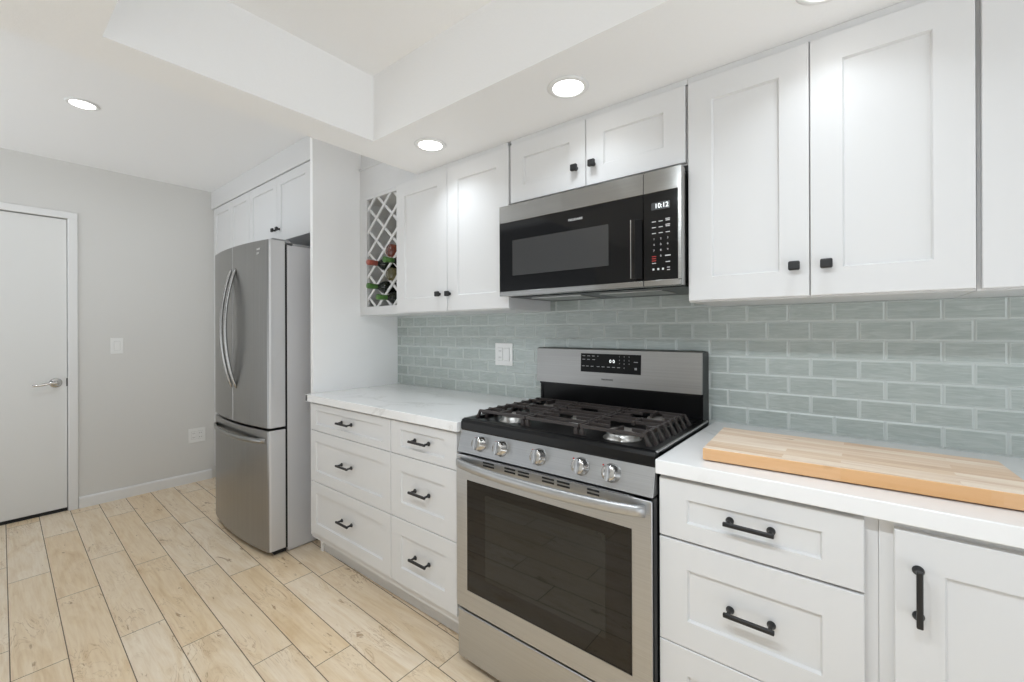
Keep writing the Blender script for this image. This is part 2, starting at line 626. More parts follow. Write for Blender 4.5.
# left wall with the door opening
DY1, DY0, DZ = -1.362, -2.17, 2.06     # door slab edges
b = MB()
b.box(XW - 0.12, XW, DY1 + 0.004, 0.0, -0.02, 2.6)
b.box(XW - 0.12, XW, YE, DY0 - 0.004, -0.02, 2.6)
b.box(XW - 0.12, XW, DY0 - 0.004, DY1 + 0.004, DZ + 0.006, 2.6)
b.box(XW - 0.13, XW - 0.11, DY0 - 0.03, DY1 + 0.03, -0.02, DZ + 0.03)
struct(b.build('wall_left', M['wall']))
b = MB()
b.box(XW - 0.05, XW - 0.014, DY0, DY1, 0.022, DZ, 0.0015)
door = struct(b.build('door_1', M['doorw'], origin=(XW - 0.03, DY1, 0)))
# lever handle
ky, kz = -1.418, 0.909
b = MB()
b.lathe([(0, 0), (0.033, 0), (0.033, 0.004), (0.029, 0.010), (0.016, 0.013), (0.013, 0.03), (0.013, 0.052), (0, 0.054)], (XW - 0.014, ky, kz), 'x', 28)
pts = []
for i in range(13):
    t = i / 12
    pts.append((XW + 0.035, ky - 0.118 * t + 0.004, kz + 0.004 * math.sin(t * math.pi * 2) - 0.006 * t))
b.sweep(pts, 0.010, 0.015, (0, 0, 1), round_=True)
b.build('door_lever', M['chrome'], door)
b = MB(); b.box(XW - 0.03, XW - 0.0125, DY1 - 0.004, DY1 + 0.003, kz - 0.028, kz + 0.028)
b.build('latch_plate', M['black'], door)
b = MB(); b.box(XW - 0.05, XW - 0.012, DY0, DY1, 0.0, 0.020)
b.build('bottom_gap_shade', M['dark'], door)  # dark strip put in for the shade in the gap under the door
# casing
b = MB()
for a, c in ((DY1 + 0.005, DY1 + 0.053), (DY0 - 0.062, DY0 - 0.005)):
    b.box(XW, XW + 0.014, a, c, 0.0, DZ + 0.008, 0.003, 2)
b.box(XW, XW + 0.014, DY0 - 0.062, DY1 + 0.053, DZ + 0.006, DZ + 0.052, 0.003, 2)
b.box(XW - 0.05, XW + 0.002, DY1 + 0.003, DY1 + 0.008, 0, DZ + 0.006)
struct(b.build('trim_1', M['trimw']))
b = MB(); b.prism([(XW, 0.0), (XW + 0.013, 0.0), (XW + 0.013, 0.068), (XW + 0.008, 0.078), (XW, 0.080)], 'y', DY1 + 0.055, -0.49)
struct(b.build('baseboard_left', M['trimw']))

# ------------------------------------------------------------------ ceiling
b = MB()
b.box(XW - 0.1, XB, YE, 0.05, ZC, ZC + 0.1)
b.box(XB - 0.0, XE, YE, 0.05, ZC + 0.001, ZC + 0.1)
b.box(XT0 - 0.02, 2.12, YT0 - 0.02, YT1 + 0.02, ZT, ZC)
b.box(XB, XT0, YE, 0.0, ZS, ZC)
b.box(XT0, XE, YT1, 0.0, ZS, ZC)
b.box(XT0, XE, YE, YT0, ZS, ZC)
b.box(2.1, XE, YT0, YT1, ZS, ZC)
ceil_ = struct(b.build('ceiling', M['ceil']))

# soffit above the rack and above the tall cabinets
b = MB()
b.box(XP, XB - 0.001, -0.283, -0.001, 2.075, 2.244)
b.box(XP, XB - 0.001, -0.292, -0.001, 2.244, 2.256, 0.002)
b.box(XP, XB - 0.001, -0.274, -0.001, 2.256, ZC - 0.001)
struct(b.build('trim_2', M['cab']))
b = MB()
b.box(XW + 0.001, XP - 0.032, -0.488, -0.002, 2.3165, ZC - 0.001, 0.001)
struct(b.build('trim_3', M['cab']))

# ------------------------------------------------------------------ recessed lights
def recessed(x, y, z, watts, spread, label, group='recessed ceiling lights'):
    t = thing('recessed_light', label, 'ceiling light', (x, y, z), group)
    b = MB()
    b.lathe([(0.050, -0.0005), (0.067, -0.0005), (0.069, -0.003), (0.064, -0.006), (0.053, -0.007), (0.050, -0.004), (0.050, -0.0005)], (x, y, z), 'z', 40)
    b.build('trim_ring', M['trimw'], t)
    b = MB()
    b.lathe([(0, -0.0055), (0.047, -0.0055), (0.0502, -0.004), (0.0502, -0.001), (0, -0.001)], (x, y, z), 'z', 40)
    b.build('lens', M['lens'], t)
    ld = bpy.data.lights.new('lamp', 'AREA')
    ld.shape = 'DISK'
    ld.size = 0.09
    ld.energy = watts
    ld.spread = math.radians(spread)
    ld.color = (0.85, 0.93, 1.0)
    lo = bpy.data.objects.new('lamp', ld)
    COL.objects.link(lo)
    lo.location = (0, 0, -0.009)
    lo.parent = t
    return t


recessed(0.4406, -0.537, ZS, LAMP_NEAR, 125, 'round lit recessed light in the low ceiling above the microwave')
recessed(-0.258, -0.532, ZS, LAMP_NEAR * 1.7, 125, 'round lit recessed light nearest the wine rack, in the low ceiling')
recessed(1.142, -0.525, ZS, LAMP_NEAR, 125, 'round lit recessed light cut off by the top edge of the picture')
recessed(-2.002, -1.415, ZC, LAMP_HALL, 170, 'round lit recessed light in the higher ceiling near the white door')
recessed(0.40, -1.73, ZS, LAMP_FILL, 170, 'added unseen recessed fill light in the low ceiling behind the camera, opposite the microwave')  # row of three lamps added out of view to brighten the room
recessed(0.85, -1.73, ZS, LAMP_FILL, 170, 'added unseen recessed fill light in the low ceiling right above the camera')
recessed(1.30, -1.73, ZS, LAMP_FILL, 170, 'added unseen recessed fill light in the low ceiling to the right of the camera')



# ------------------------------------------------------------------ hardware
def bar_pull(parent, cx, cz, yf, vertical=False, L=0.100):
    """matte black bar pull on two flared posts, front face at yf"""
    b = MB()
    def pt(a, y, c):
        return (cx, y, cz + a) if vertical else (cx + a, y, cz + c)
    for sgn in (-1, 1):
        a = sgn * (L / 2 - 0.006)
        b.lathe([(0, 0), (0.0095, 0.0), (0.0095, -0.0025), (0.006, -0.006), (0.0045, -0.013), (0.0045, -0.030), (0, -0.030)], pt(a, yf, 0), 'y', 16)
    if vertical:
        b.box(cx - 0.005, cx + 0.005, yf - 0.034, yf - 0.025, cz - L / 2 - 0.004, cz + L / 2 + 0.004, 0.002, 2)
    else:
        b.box(cx - L / 2 - 0.004, cx + L / 2 + 0.004, yf - 0.034, yf - 0.025, cz - 0.005, cz + 0.005, 0.002, 2)
    return b.build('handle', M['black'], parent)


def knob(parent, cx, cz, yf):
    b = MB()
    b.lathe([(0, 0), (0.008, 0), (0.0075, -0.003), (0.005, -0.006), (0.005, -0.014), (0, -0.014)], (cx, yf, cz), 'y', 16)
    b.box(cx - 0.0135, cx + 0.0135, yf - 0.027, yf - 0.013, cz - 0.0125, cz + 0.0125, 0.004, 3)
    return b.build('knob', M['black'], parent)


# ------------------------------------------------------------------ base cabinets
YF = -0.610
ZTOP = 0.8745


def drawer_unit(label, x0, x1, fx0, fx1, zs, stile, rails, kick=True, left_foot=False, L=0.1):
    t = thing('base_cabinet', label, 'cabinet', ((x0 + x1) / 2, -0.30, 0))
    b = MB()
    b.box(x0, x1, -0.589, -0.012, 0.115, ZTOP)
    if left_foot:
        b.box(x0, x0 + 0.03, -0.585, -0.5, 0.0, 0.115)
    b.build('carcass', M['cab'], t)
    b = MB(); b.box(x0 + (0.03 if left_foot else 0), x1, -0.515, -0.497, 0.0, 0.115)
    b.build('toe_kick', M['cab'], t)
    for (z0, z1), r in zip(zs, rails):
        b = MB(); b.shaker(fx0, fx1, z0, z1, YF, 0.0205, stile, r)
        d = b.build('drawer_front', M['cab'], t)
        bar_pull(d, (fx0 + fx1) / 2 + 0.003, (z0 + z1) / 2 + 0.005, YF, L=L)
    return t


zsL = [(0.7225, 0.8665), (0.4435, 0.7195), (0.158, 0.4405)]
drawer_unit('white three-drawer base cabinet beside the refrigerator panel', -1.2035, -0.4425, -1.176, -0.4445, zsL, 0.06, (0.034, 0.058, 0.058))
drawer_unit('white three-drawer base cabinet touching the left side of the range', -0.442, -0.008, -0.4405, -0.020, zsL, 0.07, (0.034, 0.07, 0.07))
zsR = [(0.7095, 0.8635), (0.4295, 0.7035), (0.155, 0.4265)]
drawer_unit('white three-drawer base cabinet under the wooden cutting board', 0.7645, 1.2235, 0.768, 1.2005, zsR, 0.072, (0.046, 0.07, 0.07))
t = thing('base_cabinet', 'white base cabinet with one door and a vertical black pull, at the right edge', 'cabinet', (1.6, -0.30, 0))
b = MB(); b.box(1.224, 2.3, -0.592, -0.012, 0.115, ZTOP); b.build('carcass', M['cab'], t)
b = MB(); b.box(1.224, 2.3, -0.515, -0.497, 0.0, 0.115); b.build('toe_kick', M['cab'], t)
b = MB(); b.shaker(1.2475, 1.80, 0.158, 0.858, YF, 0.018, 0.073); d = b.build('door', M['cab'], t)
bar_pull(d, 1.283, 0.741, YF, True, 0.102)
b = MB(); b.shaker(1.804, 2.28, 0.158, 0.858, YF, 0.018, 0.073); b.build('door', M['cab'], t)

# countertops
b = MB(); b.box(XP + 0.001, -0.004, -0.6255, -0.0115, 0.8755, 0.914, 0.0025, 2)
b.box(XP + 0.001 - 0.0, XP + 0.02, -0.6255, -0.57, 0.8756, 0.9138)
tag(b.build('countertop', M['quartz'], origin=(-0.6, -0.3, 0.8755)), 'white veined quartz countertop left of the range', 'countertop')
b = MB(); b.box(0.7625, 2.3, -0.6255, -0.0115, 0.8755, 0.914, 0.0025, 2)
tag(b.build('countertop', M['quartz'], origin=(1.4, -0.3, 0.8755)), 'white veined quartz countertop under the cutting board', 'countertop')

# cutting board
b = MB()
b.prism([(0.8675, -0.561), (1.466, -0.533), (1.4505, -0.256), (0.8515, -0.263)], 'z', 0.9175, 0.949, bev=0.002)
for px, py in ((0.895, -0.53), (1.43, -0.50), (1.42, -0.29), (0.88, -0.295)):
    b.lathe([(0, 0), (0.012, 0), (0.012, 0.0045), (0, 0.0045)], (px, py, 0.9137), 'z', 16)
o = b.build('cutting_board', M['block'], origin=(1.159, -0.40, 0.914))
tag(o, 'thick butcher-block wooden cutting board lying on the right countertop', 'cutting board')

# ------------------------------------------------------------------ wall cabinets
YU = -0.349
ZU0, ZU1 = 1.3552, 2.0486


def upper(label, x0, x1, doors, z0, z1, rail, knobs, stile=0.07, zbox=None, topcap=True):
    t = thing('wall_cabinet', label, 'cabinet', ((x0 + x1) / 2, -0.165, z0))
    b = MB()
    b.box(x0, x1, -0.329, -0.012, z0 - 0.004 if zbox is None else zbox, z1 + 0.004)
    b.build('carcass', M['cab'], t)
    if topcap:
        b = MB(); b.box(x0, x1, -0.338, -0.012, z1 + 0.0045, ZS - 0.001); b.build('crown_strip', M['cab'], t)
    for i, (a, c) in enumerate(doors):
        b = MB(); b.shaker(a, c, z0, z1, YU, 0.0198, stile, rail)
        d = b.build('door', M['cab'], t)
        if knobs and i < len(knobs):
            knob(d, knobs[i][0], knobs[i][1], YU)
    return t


upper('white double-door wall cabinet between the wine rack and the microwave', -0.7505, 0.018,
      [(-0.7505, -0.3545), (-0.3515, 0.0295)], 1.3590, ZU1, 0.072, [(-0.4055, 1.442), (-0.3345, 1.440)])
upper('short white two-door wall cabinet directly above the microwave', 0.0375, 0.7655,
      [(0.0405, 0.3995), (0.4025, 0.7605)], 1.8005, ZU1, 0.066, [(0.361, 1.873), (0.4345, 1.873)])
upper('wide white double-door wall cabinet above the cutting board', 0.7670, 1.4045,
      [(0.7695, 1.0880), (1.0905, 1.4020)], ZU0, ZU1, 0.072, [(1.0545, 1.438), (1.1265, 1.4375)])
upper('white wall cabinet cut off by the right edge of the picture', 1.4055, 2.3,
      [(1.4115, 1.84), (1.8435, 2.295)], ZU0 - 0.001, ZU1, 0.072, None)

# wine rack
t = thing('wine_rack', 'white lattice wine rack built in beside the left wall cabinet', 'wine rack', (-0.977, -0.14, 1.357))
xa, xb_, za, zb = XP + 0.0005, -0.7515, 1.3585, 2.073
oa, ob, pa, pb = -1.13, -0.772, 1.409, 2.055
b = MB()
b.box(xa, oa, -0.285, -0.265, za, zb); b.box(ob, xb_, -0.285, -0.265, za, zb)
b.box(oa, ob, -0.285, -0.265, za, pa); b.box(oa, ob, -0.285, -0.265, pb, zb)
b.build('face_frame', M['cab'], t)
b = MB()
b.box(xa, xb_, -0.265, -0.012, za, za + 0.018); b.box(xa, xb_, -0.265, -0.012, zb - 0.018, zb)
b.box(xa, xa + 0.018, -0.265, -0.012, za + 0.018, zb - 0.018); b.box(xb_ - 0.018, xb_, -0.265, -0.012, za + 0.018, zb - 0.018)
b.box(xa + 0.018, xb_ - 0.018, -0.024, -0.012, za + 0.018, zb - 0.018)
b.build('carcass', M['cab_in'], t)
# lattice (clipped diagonals), front layer and rear layer
PX, PZ = 0.1545, 0.1345
CX0, CZ0 = -1.0435, 2.0005        # centre of one diamond


def lattice(y0, y1):
    b = MB()
    ang = math.atan2(PZ, PX)
    w = 0.0078
    for sgn, yy in ((1, y0), (-1, y0 + (y1 - y0) * 0.5)):
        for k_ in range(-12, 13):
            # line: (z - CZ0) = sgn*PZ/PX*(x - CX0) + (k_+0.5)*PZ
            m_ = sgn * PZ / PX
            c_ = CZ0 - m_ * CX0 + (k_ + 0.5) * PZ
            xs = []
            for xq in (oa - 0.004, ob + 0.004):
                zq = m_ * xq + c_
                if pa - 0.004 <= zq <= pb + 0.004:
                    xs.append((xq, zq))
            for zq in (pa - 0.004, pb + 0.004):
                xq = (zq - c_) / m_
                if oa - 0.004 < xq < ob + 0.004:
                    xs.append((xq, zq))
            if len(xs) < 2:
                continue
            xs.sort()
            p, q = xs[0], xs[-1]
            if math.hypot(q[0] - p[0], q[1] - p[1]) < 0.02:
                continue
            d = Vector((q[0] - p[0], q[1] - p[1])).normalized()
            nx, nz = -d.y * w, d.x * w
            ye = yy + (y1 - y0) * 0.5
            vs = [(p[0] + nx, p[1] + nz), (q[0] + nx, q[1] + nz), (q[0] - nx, q[1] - nz), (p[0] - nx, p[1] - nz)]
            b.prism(vs, 'y', yy, ye)
    return b.build('lattice', M['cab'], t)


lattice(-0.279, -0.266)
lattice(-0.11, -0.097)


def bottle(label, x, z, ytip, cap, mode='neck', lab=None, body=None):
    """wine bottle lying along y; neck towards the room (mode neck) or base towards the room"""
    L = 0.30
    t = thing('wine_bottle', label, 'bottle', (x, ytip, z), 'wine bottles in the lattice rack')
    prof = [(0, L), (0.034, L), (0.0365, L - 0.004), (0.0365, 0.115), (0.034, 0.10), (0.022, 0.082), (0.0145, 0.07), (0.0138, 0.012)]
    if mode == 'neck':
        b = MB(); b.lathe(prof + [(0.0138, 0.0), (0, 0.0)], (x, ytip, z), 'y', 24); b.build('glass_body', M['bottle_g'], t)
        b = MB(); b.lathe([(0, -0.001), (0.0148, -0.001), (0.0158, 0.003), (0.0158, 0.016), (0.0149, 0.02), (0.0149, 0.058), (0.0139, 0.058)], (x, ytip, z), 'y', 24)
        b.build('capsule', cap, t)
    else:
        b = MB(); b.lathe([(r, L - q) for r, q in prof + [(0.0138, 0.0), (0, 0.0)]], (x, ytip, z), 'y', 24); b.build('glass_body', body, t)
        b = MB(); b.lathe([(0.0366, 0.003), (0.0369, 0.006), (0.0369, 0.15)], (x, ytip, z), 'y', 24); b.build('paper_label', lab, t)
    return t


bottle('dark wine bottle with a copper-red capsule, sticking out of the rack', -0.966, 1.652, -0.385, M['cap_red'])
bottle('dark wine bottle with a green capsule, right of the copper-red capped bottle', -0.8115, 1.652, -0.385, M['cap_green'])
bottle('dark wine bottle with a green capsule, directly below the copper-red capped bottle', -0.966, 1.518, -0.385, M['cap_green'])
bottle('dark wine bottle with a green capsule, lowest in the rack', -0.889, 1.452, -0.375, M['cap_green'])
bottle('wine bottle with a red-brown label, deep in the rack and highest of all', -0.889, 1.722, -0.296, None, 'base', M['label_red'], mat('red_brown_glass', rgb(96, 48, 36), 0.12))
bottle('wine bottle with an olive label, deep in the rack', -0.889, 1.588, -0.296, None, 'base', M['label_olive'], mat('olive_glass', rgb(84, 78, 48), 0.12))

# ------------------------------------------------------------------ tall panel, cabinets around the refrigerator
b = MB(); b.prism([(-0.58, 0.115), (-0.58, ZC - 0.001), (-0.001, ZC - 0.001), (-0.001, 0.0), (-0.525, 0.0), (-0.525, 0.115)], 'x', XP - 0.030, XP, bev=0.001)
tag(b.build('side_panel', M['panelw'], origin=(XP - 0.015, -0.3, 0)), 'tall white side panel between the refrigerator and the drawers', 'panel')

t = thing('wall_cabinet', 'white two-door wall cabinet above the refrigerator with two black knobs', 'cabinet', (-1.8, -0.24, 1.869))
b = MB(); b.box(-2.361, XP - 0.031, -0.469, -0.002, 1.869, 2.3155); b.build('carcass', M['cab'], t)
for (a, c), kx in (((-2.3595, -1.8990), -1.925), ((-1.8960, -1.432), -1.858)):
    b = MB(); b.shaker(a, c, 1.8695, 2.3105, -0.482, 0.0128, 0.06)
    d = b.build('door', M['cab'], t); knob(d, kx, 1.953, -0.482)
t = thing('pantry_cabinet', 'tall white pantry cabinet in the corner behind the refrigerator', 'cabinet', (-2.76, -0.24, 0))
b = MB(); b.box(XW + 0.001, -2.363, -0.469, -0.002, 0.10, 2.3155); b.box(XW + 0.001, -2.363, -0.42, -0.002, 0.0, 0.10)
b.build('carcass', M['cab'], t)
for a, c in ((-3.120, -2.7435), (-2.7405, -2.3645)):
    for z0, z1 in ((1.60, 2.3105), (0.11, 1.597)):
        b = MB(); b.shaker(a, c, z0, z1, -0.482, 0.0128, 0.055); b.build('door', M['cab'], t)

# ------------------------------------------------------------------ refrigerator
RX0, RX1 = -2.200, -1.355
RC = (RX0 + RX1) / 2
t = thing('refrigerator', 'stainless french-door refrigerator with a bottom freezer drawer', 'refrigerator', (RC, -0.4, 0))
b = MB(); b.box(RX0 + 0.004, RX1 - 0.002, -0.653, -0.03, 0.012, 1.757, 0.004, 2)
b.box(RX0 + 0.03, RX1 - 0.02, -0.64, -0.05, 0.0, 0.012)
b.build('body', M['steel_side'], t)
YB, BULGE = -0.755, 0.036


def arc_y(x):
    u = (x - RC) / ((RX1 - RX0) / 2)
    return YB - BULGE * (1 - u * u)


def fridge_front(name, x0, x1, z0, z1):
    rr = 0.012
    pts = [(x0, -0.665)]
    outer_l, outer_r = abs(x0 - RX0) < 0.01, abs(x1 - RX1) < 0.01
    k_ = 14
    xs = [x0 + (x1 - x0) * i / k_ for i in range(k_ + 1)]
    for i, xx in enumerate(xs):
        if i == 0 and outer_l:
            pts += [(x0, arc_y(x0) + rr), (x0 + rr * .3, arc_y(x0 + rr * .3) + rr * .3), (x0 + rr, arc_y(x0 + rr))]
        elif i == k_ and outer_r:
            pts += [(x1 - rr, arc_y(x1 - rr)), (x1 - rr * .3, arc_y(x1 - rr * .3) + rr * .3), (x1, arc_y(x1) + rr)]
        else:
            pts.append((xx, arc_y(xx)))
    pts.append((x1, -0.665))
    b = MB()
    b.prism(pts, 'z', z0, z1)
    return b


def front_obj(name, x0, x1, z0, z1):
    b = fridge_front(name, x0, x1, z0, z1)
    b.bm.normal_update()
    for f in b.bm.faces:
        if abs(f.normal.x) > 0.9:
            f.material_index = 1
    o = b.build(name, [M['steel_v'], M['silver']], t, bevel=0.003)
    return o


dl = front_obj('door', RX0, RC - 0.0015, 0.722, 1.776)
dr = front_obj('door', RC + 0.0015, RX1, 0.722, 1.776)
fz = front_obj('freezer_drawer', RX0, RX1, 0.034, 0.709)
b = MB(); b.box(RX0 + 0.01, RX1 - 0.006, -0.668, -0.652, 0.03, 1.76); b.build('gasket', M['dark'], t)
b = MB(); b.box(RX0 + 0.02, RX1 - 0.02, -0.72, -0.655, 0.0065, 0.030); b.build('toe_grille', M['dark'], t)
for d, x in ((dl, RC - 0.017), (dr, RC + 0.050)):
    pts = []
    for i in range(33):
        q = i / 32
        pts.append((x, -0.787 - 0.060 * math.sin(math.pi * q) ** 0.75, 0.925 + 0.715 * q))
    b = MB(); b.sweep(pts, 0.024, 0.014, (0, -1, 0.0001))
    b.build('handle', M['steel_h'], d)
pts = []
for i in range(33):
    q = i / 32
    x = RX0 + 0.045 + (RX1 - RX0 - 0.085) * q
    pts.append((x, arc_y(x) + 0.004 - 0.040 * math.sin(math.pi * q) ** 0.45, 0.650))
b = MB(); b.sweep(pts, 0.014, 0.026, (0, 0, 1)); b.build('handle', M['steel_v'], fz)
for xc in (RX1 - 0.045, RX0 + 0.045):
    b = MB()
    b.prism([(-0.735, 1.776), (-0.735, 1.782), (-0.725, 1.787), (-0.64, 1.787), (-0.62, 1.771), (-0.66, 1.771), (-0.66, 1.776)], 'x', xc - 0.018, xc + 0.032)
    b.build('hinge_cover', M['hinge'], t)
b = MB(); b.box(RX0 + 0.01, RX1 - 0.004, -0.62, -0.06, 1.757, 1.770); b.build('top_cover', M['hinge'], t)
lx = -1.462
yl = arc_y(lx) - 0.0005
text('lettering', 'FRIGIDAIRE', 0.0155, (lx, yl, 1.727), dr, M['legend'])
text('lettering', 'GALLERY', 0.0155, (lx - 0.006, yl - 0.0005, 1.704), dr, M['legend'])

# ------------------------------------------------------------------ range
t = thing('gas_range', 'stainless freestanding gas range between the two countertops', 'range', (0.379, -0.33, 0))
GX0, GX1 = 0.002, 0.7565
b = MB()
b.box(GX0, GX1, -0.590, -0.02, 0.03, 0.90)
b.box(GX0 + 0.02, GX1 - 0.02, -0.56, -0.04, 0.0, 0.03)
b.build('body', M['enamel'], t)
# cooktop pan: rim with rounded front and a recessed centre
b = MB()
b.prism([(-0.590, 0.884), (-0.606, 0.884), (-0.609, 0.890), (-0.609, 0.915), (-0.604, 0.925), (-0.592, 0.9285), (-0.560, 0.927), (-0.556, 0.916), (-0.556, 0.895)], 'x', GX0, GX1, bev=0.004)
b.box(GX0, GX0 + 0.026, -0.58, -0.09, 0.895, 0.9275, 0.002); b.box(GX1 - 0.026, GX1, -0.58, -0.09, 0.895, 0.9275, 0.002)
b.box(GX0 + 0.01, GX1 - 0.01, -0.575, -0.05, 0.8995, 0.916)
b.box(GX0 + 0.01, GX1 - 0.01, -0.125, -0.05, 0.9, 0.927, 0.002)
b.build('cooktop', M['enamel'], t)
b = MB(); b.box(GX1 - 0.003, GX1 + 0.0035, -0.598, -0.085, 0.9235, 0.9285, 0.001); b.build('side_trim', M['steel'], t)
# burners
for bx_, by_, r in ((0.150, -0.470, 0.044), (0.597, -0.468, 0.050), (0.145, -0.205, 0.036), (0.612, -0.205, 0.040), (0.379, -0.33, 0.046)):
    b = MB()
    b.lathe([(0, 0), (r + 0.012, 0), (r + 0.010, 0.003), (r, 0.005), (r, 0.016), (r - 0.004, 0.0185), (0, 0.0185)], (bx_, by_, 0.9155), 'z', 36, )
    q = b.build('burner', M['alum'], t)
    b = MB()
    b.lathe([(0, 0.0), (r - 0.008, 0.0), (r - 0.006, 0.002), (r - 0.006, 0.006), (r - 0.010, 0.0085), (0, 0.009)], (bx_, by_, 0.9336), 'z', 36)
    b.build('burner_cap', M['cap'], q)
# grates: three cast iron sections
ys = [-0.553 + 0.0535 * i for i in range(8)]
ZG = 0.960
for gi, (x0, x1) in enumerate(((0.034, 0.268), (0.272, 0.486), (0.490, 0.724))):
    b = MB()
    for yi, yy in enumerate(ys):
        w = 0.0032
        front = yi in (0, 7)
        a0, a1 = x0 + 0.018, x1 - 0.018
        if gi == 0: a1 = x1
        if gi == 2: a0 = x0
        if gi == 1: a0, a1 = x0, x1
        cx_ = (x0 + x1) / 2
        if front or yi in (3, 4) or gi == 1 and yi in (1, 6):
            b.box(a0, a1, yy - w, yy + w, ZG - 0.011, ZG)
        else:
            gap = 0.062 if yi in (2, 5) and gi != 1 else 0.036
            b.box(a0, cx_ - gap, yy - w, yy + w, ZG - 0.011, ZG)
            b.box(cx_ + gap, a1, yy - w, yy + w, ZG - 0.011, ZG)
        # bent-down outer ends
        if gi == 0:
            b.prism([(x0 + 0.018, ZG), (x0 + 0.018, ZG - 0.014), (x0 + 0.008, 0.917), (x0 - 0.006, 0.917)][::-1], 'y', yy - 0.006, yy + 0.006)
        if gi == 2:
            b.prism([(x1 - 0.018, ZG), (x1 - 0.018, ZG - 0.014), (x1 - 0.008, 0.917), (x1 + 0.006, 0.917)], 'y', yy - 0.006, yy + 0.006)
    for xx in ([x0 + 0.03, x1 - 0.006] if gi == 0 else [x0 + 0.006, x1 - 0.006] if gi == 1 else [x0 + 0.006, x1 - 0.03]):
        b.box(xx - 0.005, xx + 0.005, ys[0], ys[7], ZG - 0.0165, ZG - 0.002)
    cx_ = (x0 + x1) / 2
    for (y0_, y1_) in ((ys[0], ys[1] + 0.014), (ys[3] - 0.014, ys[4] + 0.014), (ys[6] - 0.014, ys[7])):
        if gi != 1:
            b.box(cx_ - 0.0045, cx_ + 0.0045, y0_, y1_, ZG - 0.014, ZG)
    for xx in ((x1 - 0.009,) if gi == 0 else (x0 + 0.009, x1 - 0.009) if gi == 1 else (x0 + 0.009,)):
        for yy in (ys[0], ys[7]):
            b.prism([(xx - 0.005, ZG - 0.012), (xx + 0.005, ZG - 0.012), (xx + 0.009, 0.917), (xx - 0.009, 0.917)], 'y', yy - 0.007, yy + 0.007)
    b.build('grate', M['iron'], t, bevel=0.0012)
# control panel (leans back) with five knobs
cpn = Vector((0, -(0.884 - 0.806), -(0.625 - 0.606))).normalized()   # outward normal
b = MB(); b.prism([(-0.590, 0.8845), (-0.606, 0.8845), (-0.6265, 0.8065), (-0.590, 0.8065)], 'x', GX0, GX1, bev=0.002)
cp = b.build('control_panel', M['steel'], t)
for kx in (0.112, 0.212, 0.374, 0.531, 0.632):
    zc_ = 0.8475
    yc_ = -0.606 - (0.8845 - zc_) / (0.8845 - 0.8065) * 0.0205
    ax = (0, -0.967, 0.254)
    b = MB()
    b.lathe([(0, 0), (0.0275, 0), (0.0275, 0.003), (0.0235, 0.006), (0.0225, 0.026), (0.0195, 0.029), (0, 0.029)], (kx, yc_, zc_), ax, 32)
    kb = b.build('control_knob', M['chrome'], cp)
    A = Vector(ax).normalized()
    o_ = Vector((kx, yc_, zc_)) + A * 0.034
    tv = Vector((0, 0.254, 0.967)).normalized()
    b = MB(); b.sweep([o_ - tv * 0.021, o_ - tv * 0.01, o_ + tv * 0.01, o_ + tv * 0.021], 0.011, 0.014, A, smooth=False)
    b.build('grip', M['steel'], kb)
    mk = Vector((kx - 0.030, yc_, zc_)) + tv * 0.018 + A * 0.0006
    b = MB(); b.lathe([(0, 0), (0.0028, 0), (0.0028, 0.0004), (0, 0.0004)], mk, ax, 12)
    b.build('dial_mark', M['legend_r'], cp)
# backguard
b = MB(); b.prism([(-0.012, 0.90), (-0.072, 0.90), (-0.078, 1.022), (-0.09, 1.022), (-0.086, 1.179), (-0.012, 1.179)], 'x', 0.016, 0.742)
b.box(0.7385, 0.743, -0.09, -0.012, 0.90, 1.176, 0.001); b.box(GX0 + 0.004, 0.016, -0.08, -0.012, 0.90, 1.17)
b.box(0.012, 0.745, -0.094, -0.06, 1.014, 1.024)
bgd = b.build('backguard', M['enamel'], t)
b = MB(); b.prism([(-0.0855, 1.024), (-0.103, 1.024), (-0.096, 1.178), (-0.088, 1.1825), (-0.03, 1.1825), (-0.075, 1.1825), (-0.075, 1.178), (-0.0825, 1.178)], 'x', -0.002, 0.7425, bev=0.0012)
fp = b.build('steel_fascia', M['steel_b'], bgd)
def fy(z): return -0.103 + (z - 1.024) / 0.154 * 0.007
b = MB(); b.prism([(fy(1.082) - 0.0012, 1.082), (fy(1.162) - 0.0012, 1.162), (fy(1.162) + 0.002, 1.162), (fy(1.082) + 0.002, 1.082)], 'x', 0.2355, 0.5095)
dp = b.build('display', M['dglass'], fp)
def dlg(x, z, w, h):
    y = fy(z) - 0.0013
    bm = MB()
    bm.box(x - w / 2, x + w / 2, y - 0.0003, y, z - h / 2, z + h / 2)
    bm.build('key_legend', M['legend_m'], dp)
for zz, xs in ((1.1515, (0.250, 0.274, 0.296)), (1.136, (0.250, 0.273, 0.298)), (1.107, (0.248, 0.268, 0.291, 0.320, 0.343, 0.368, 0.391, 0.414))):
    for xx in xs:
        dlg(xx, zz, 0.013, 0.0028)
dlg(0.318, 1.1515, 0.004, 0.003)
for xx in (0.488,):
    dlg(xx, 1.132, 0.017, 0.003); dlg(xx, 1.105, 0.010, 0.009)
for i, (xx, zz) in enumerate([(0.417 + 0.021 * (k_ % 3), 1.152 - 0.0145 * (k_ // 3)) for k_ in range(9)] + [(0.4385, 1.106)]):
    text('digit_legend', str((i + 1) % 10), 0.0085, (xx, fy(zz) - 0.0016, zz), dp, M['legend_m'])
for xx in (0.3765, 0.3915):
    text('lit_digit', '0', 0.019, (xx, fy(1.131) - 0.0016, 1.131), dp, M['digit'])
text('lettering', 'FRIGIDAIRE', 0.0095, (0.362, fy(1.053) - 0.0008, 1.053), fp, M['legend_d'], sx=1.15)
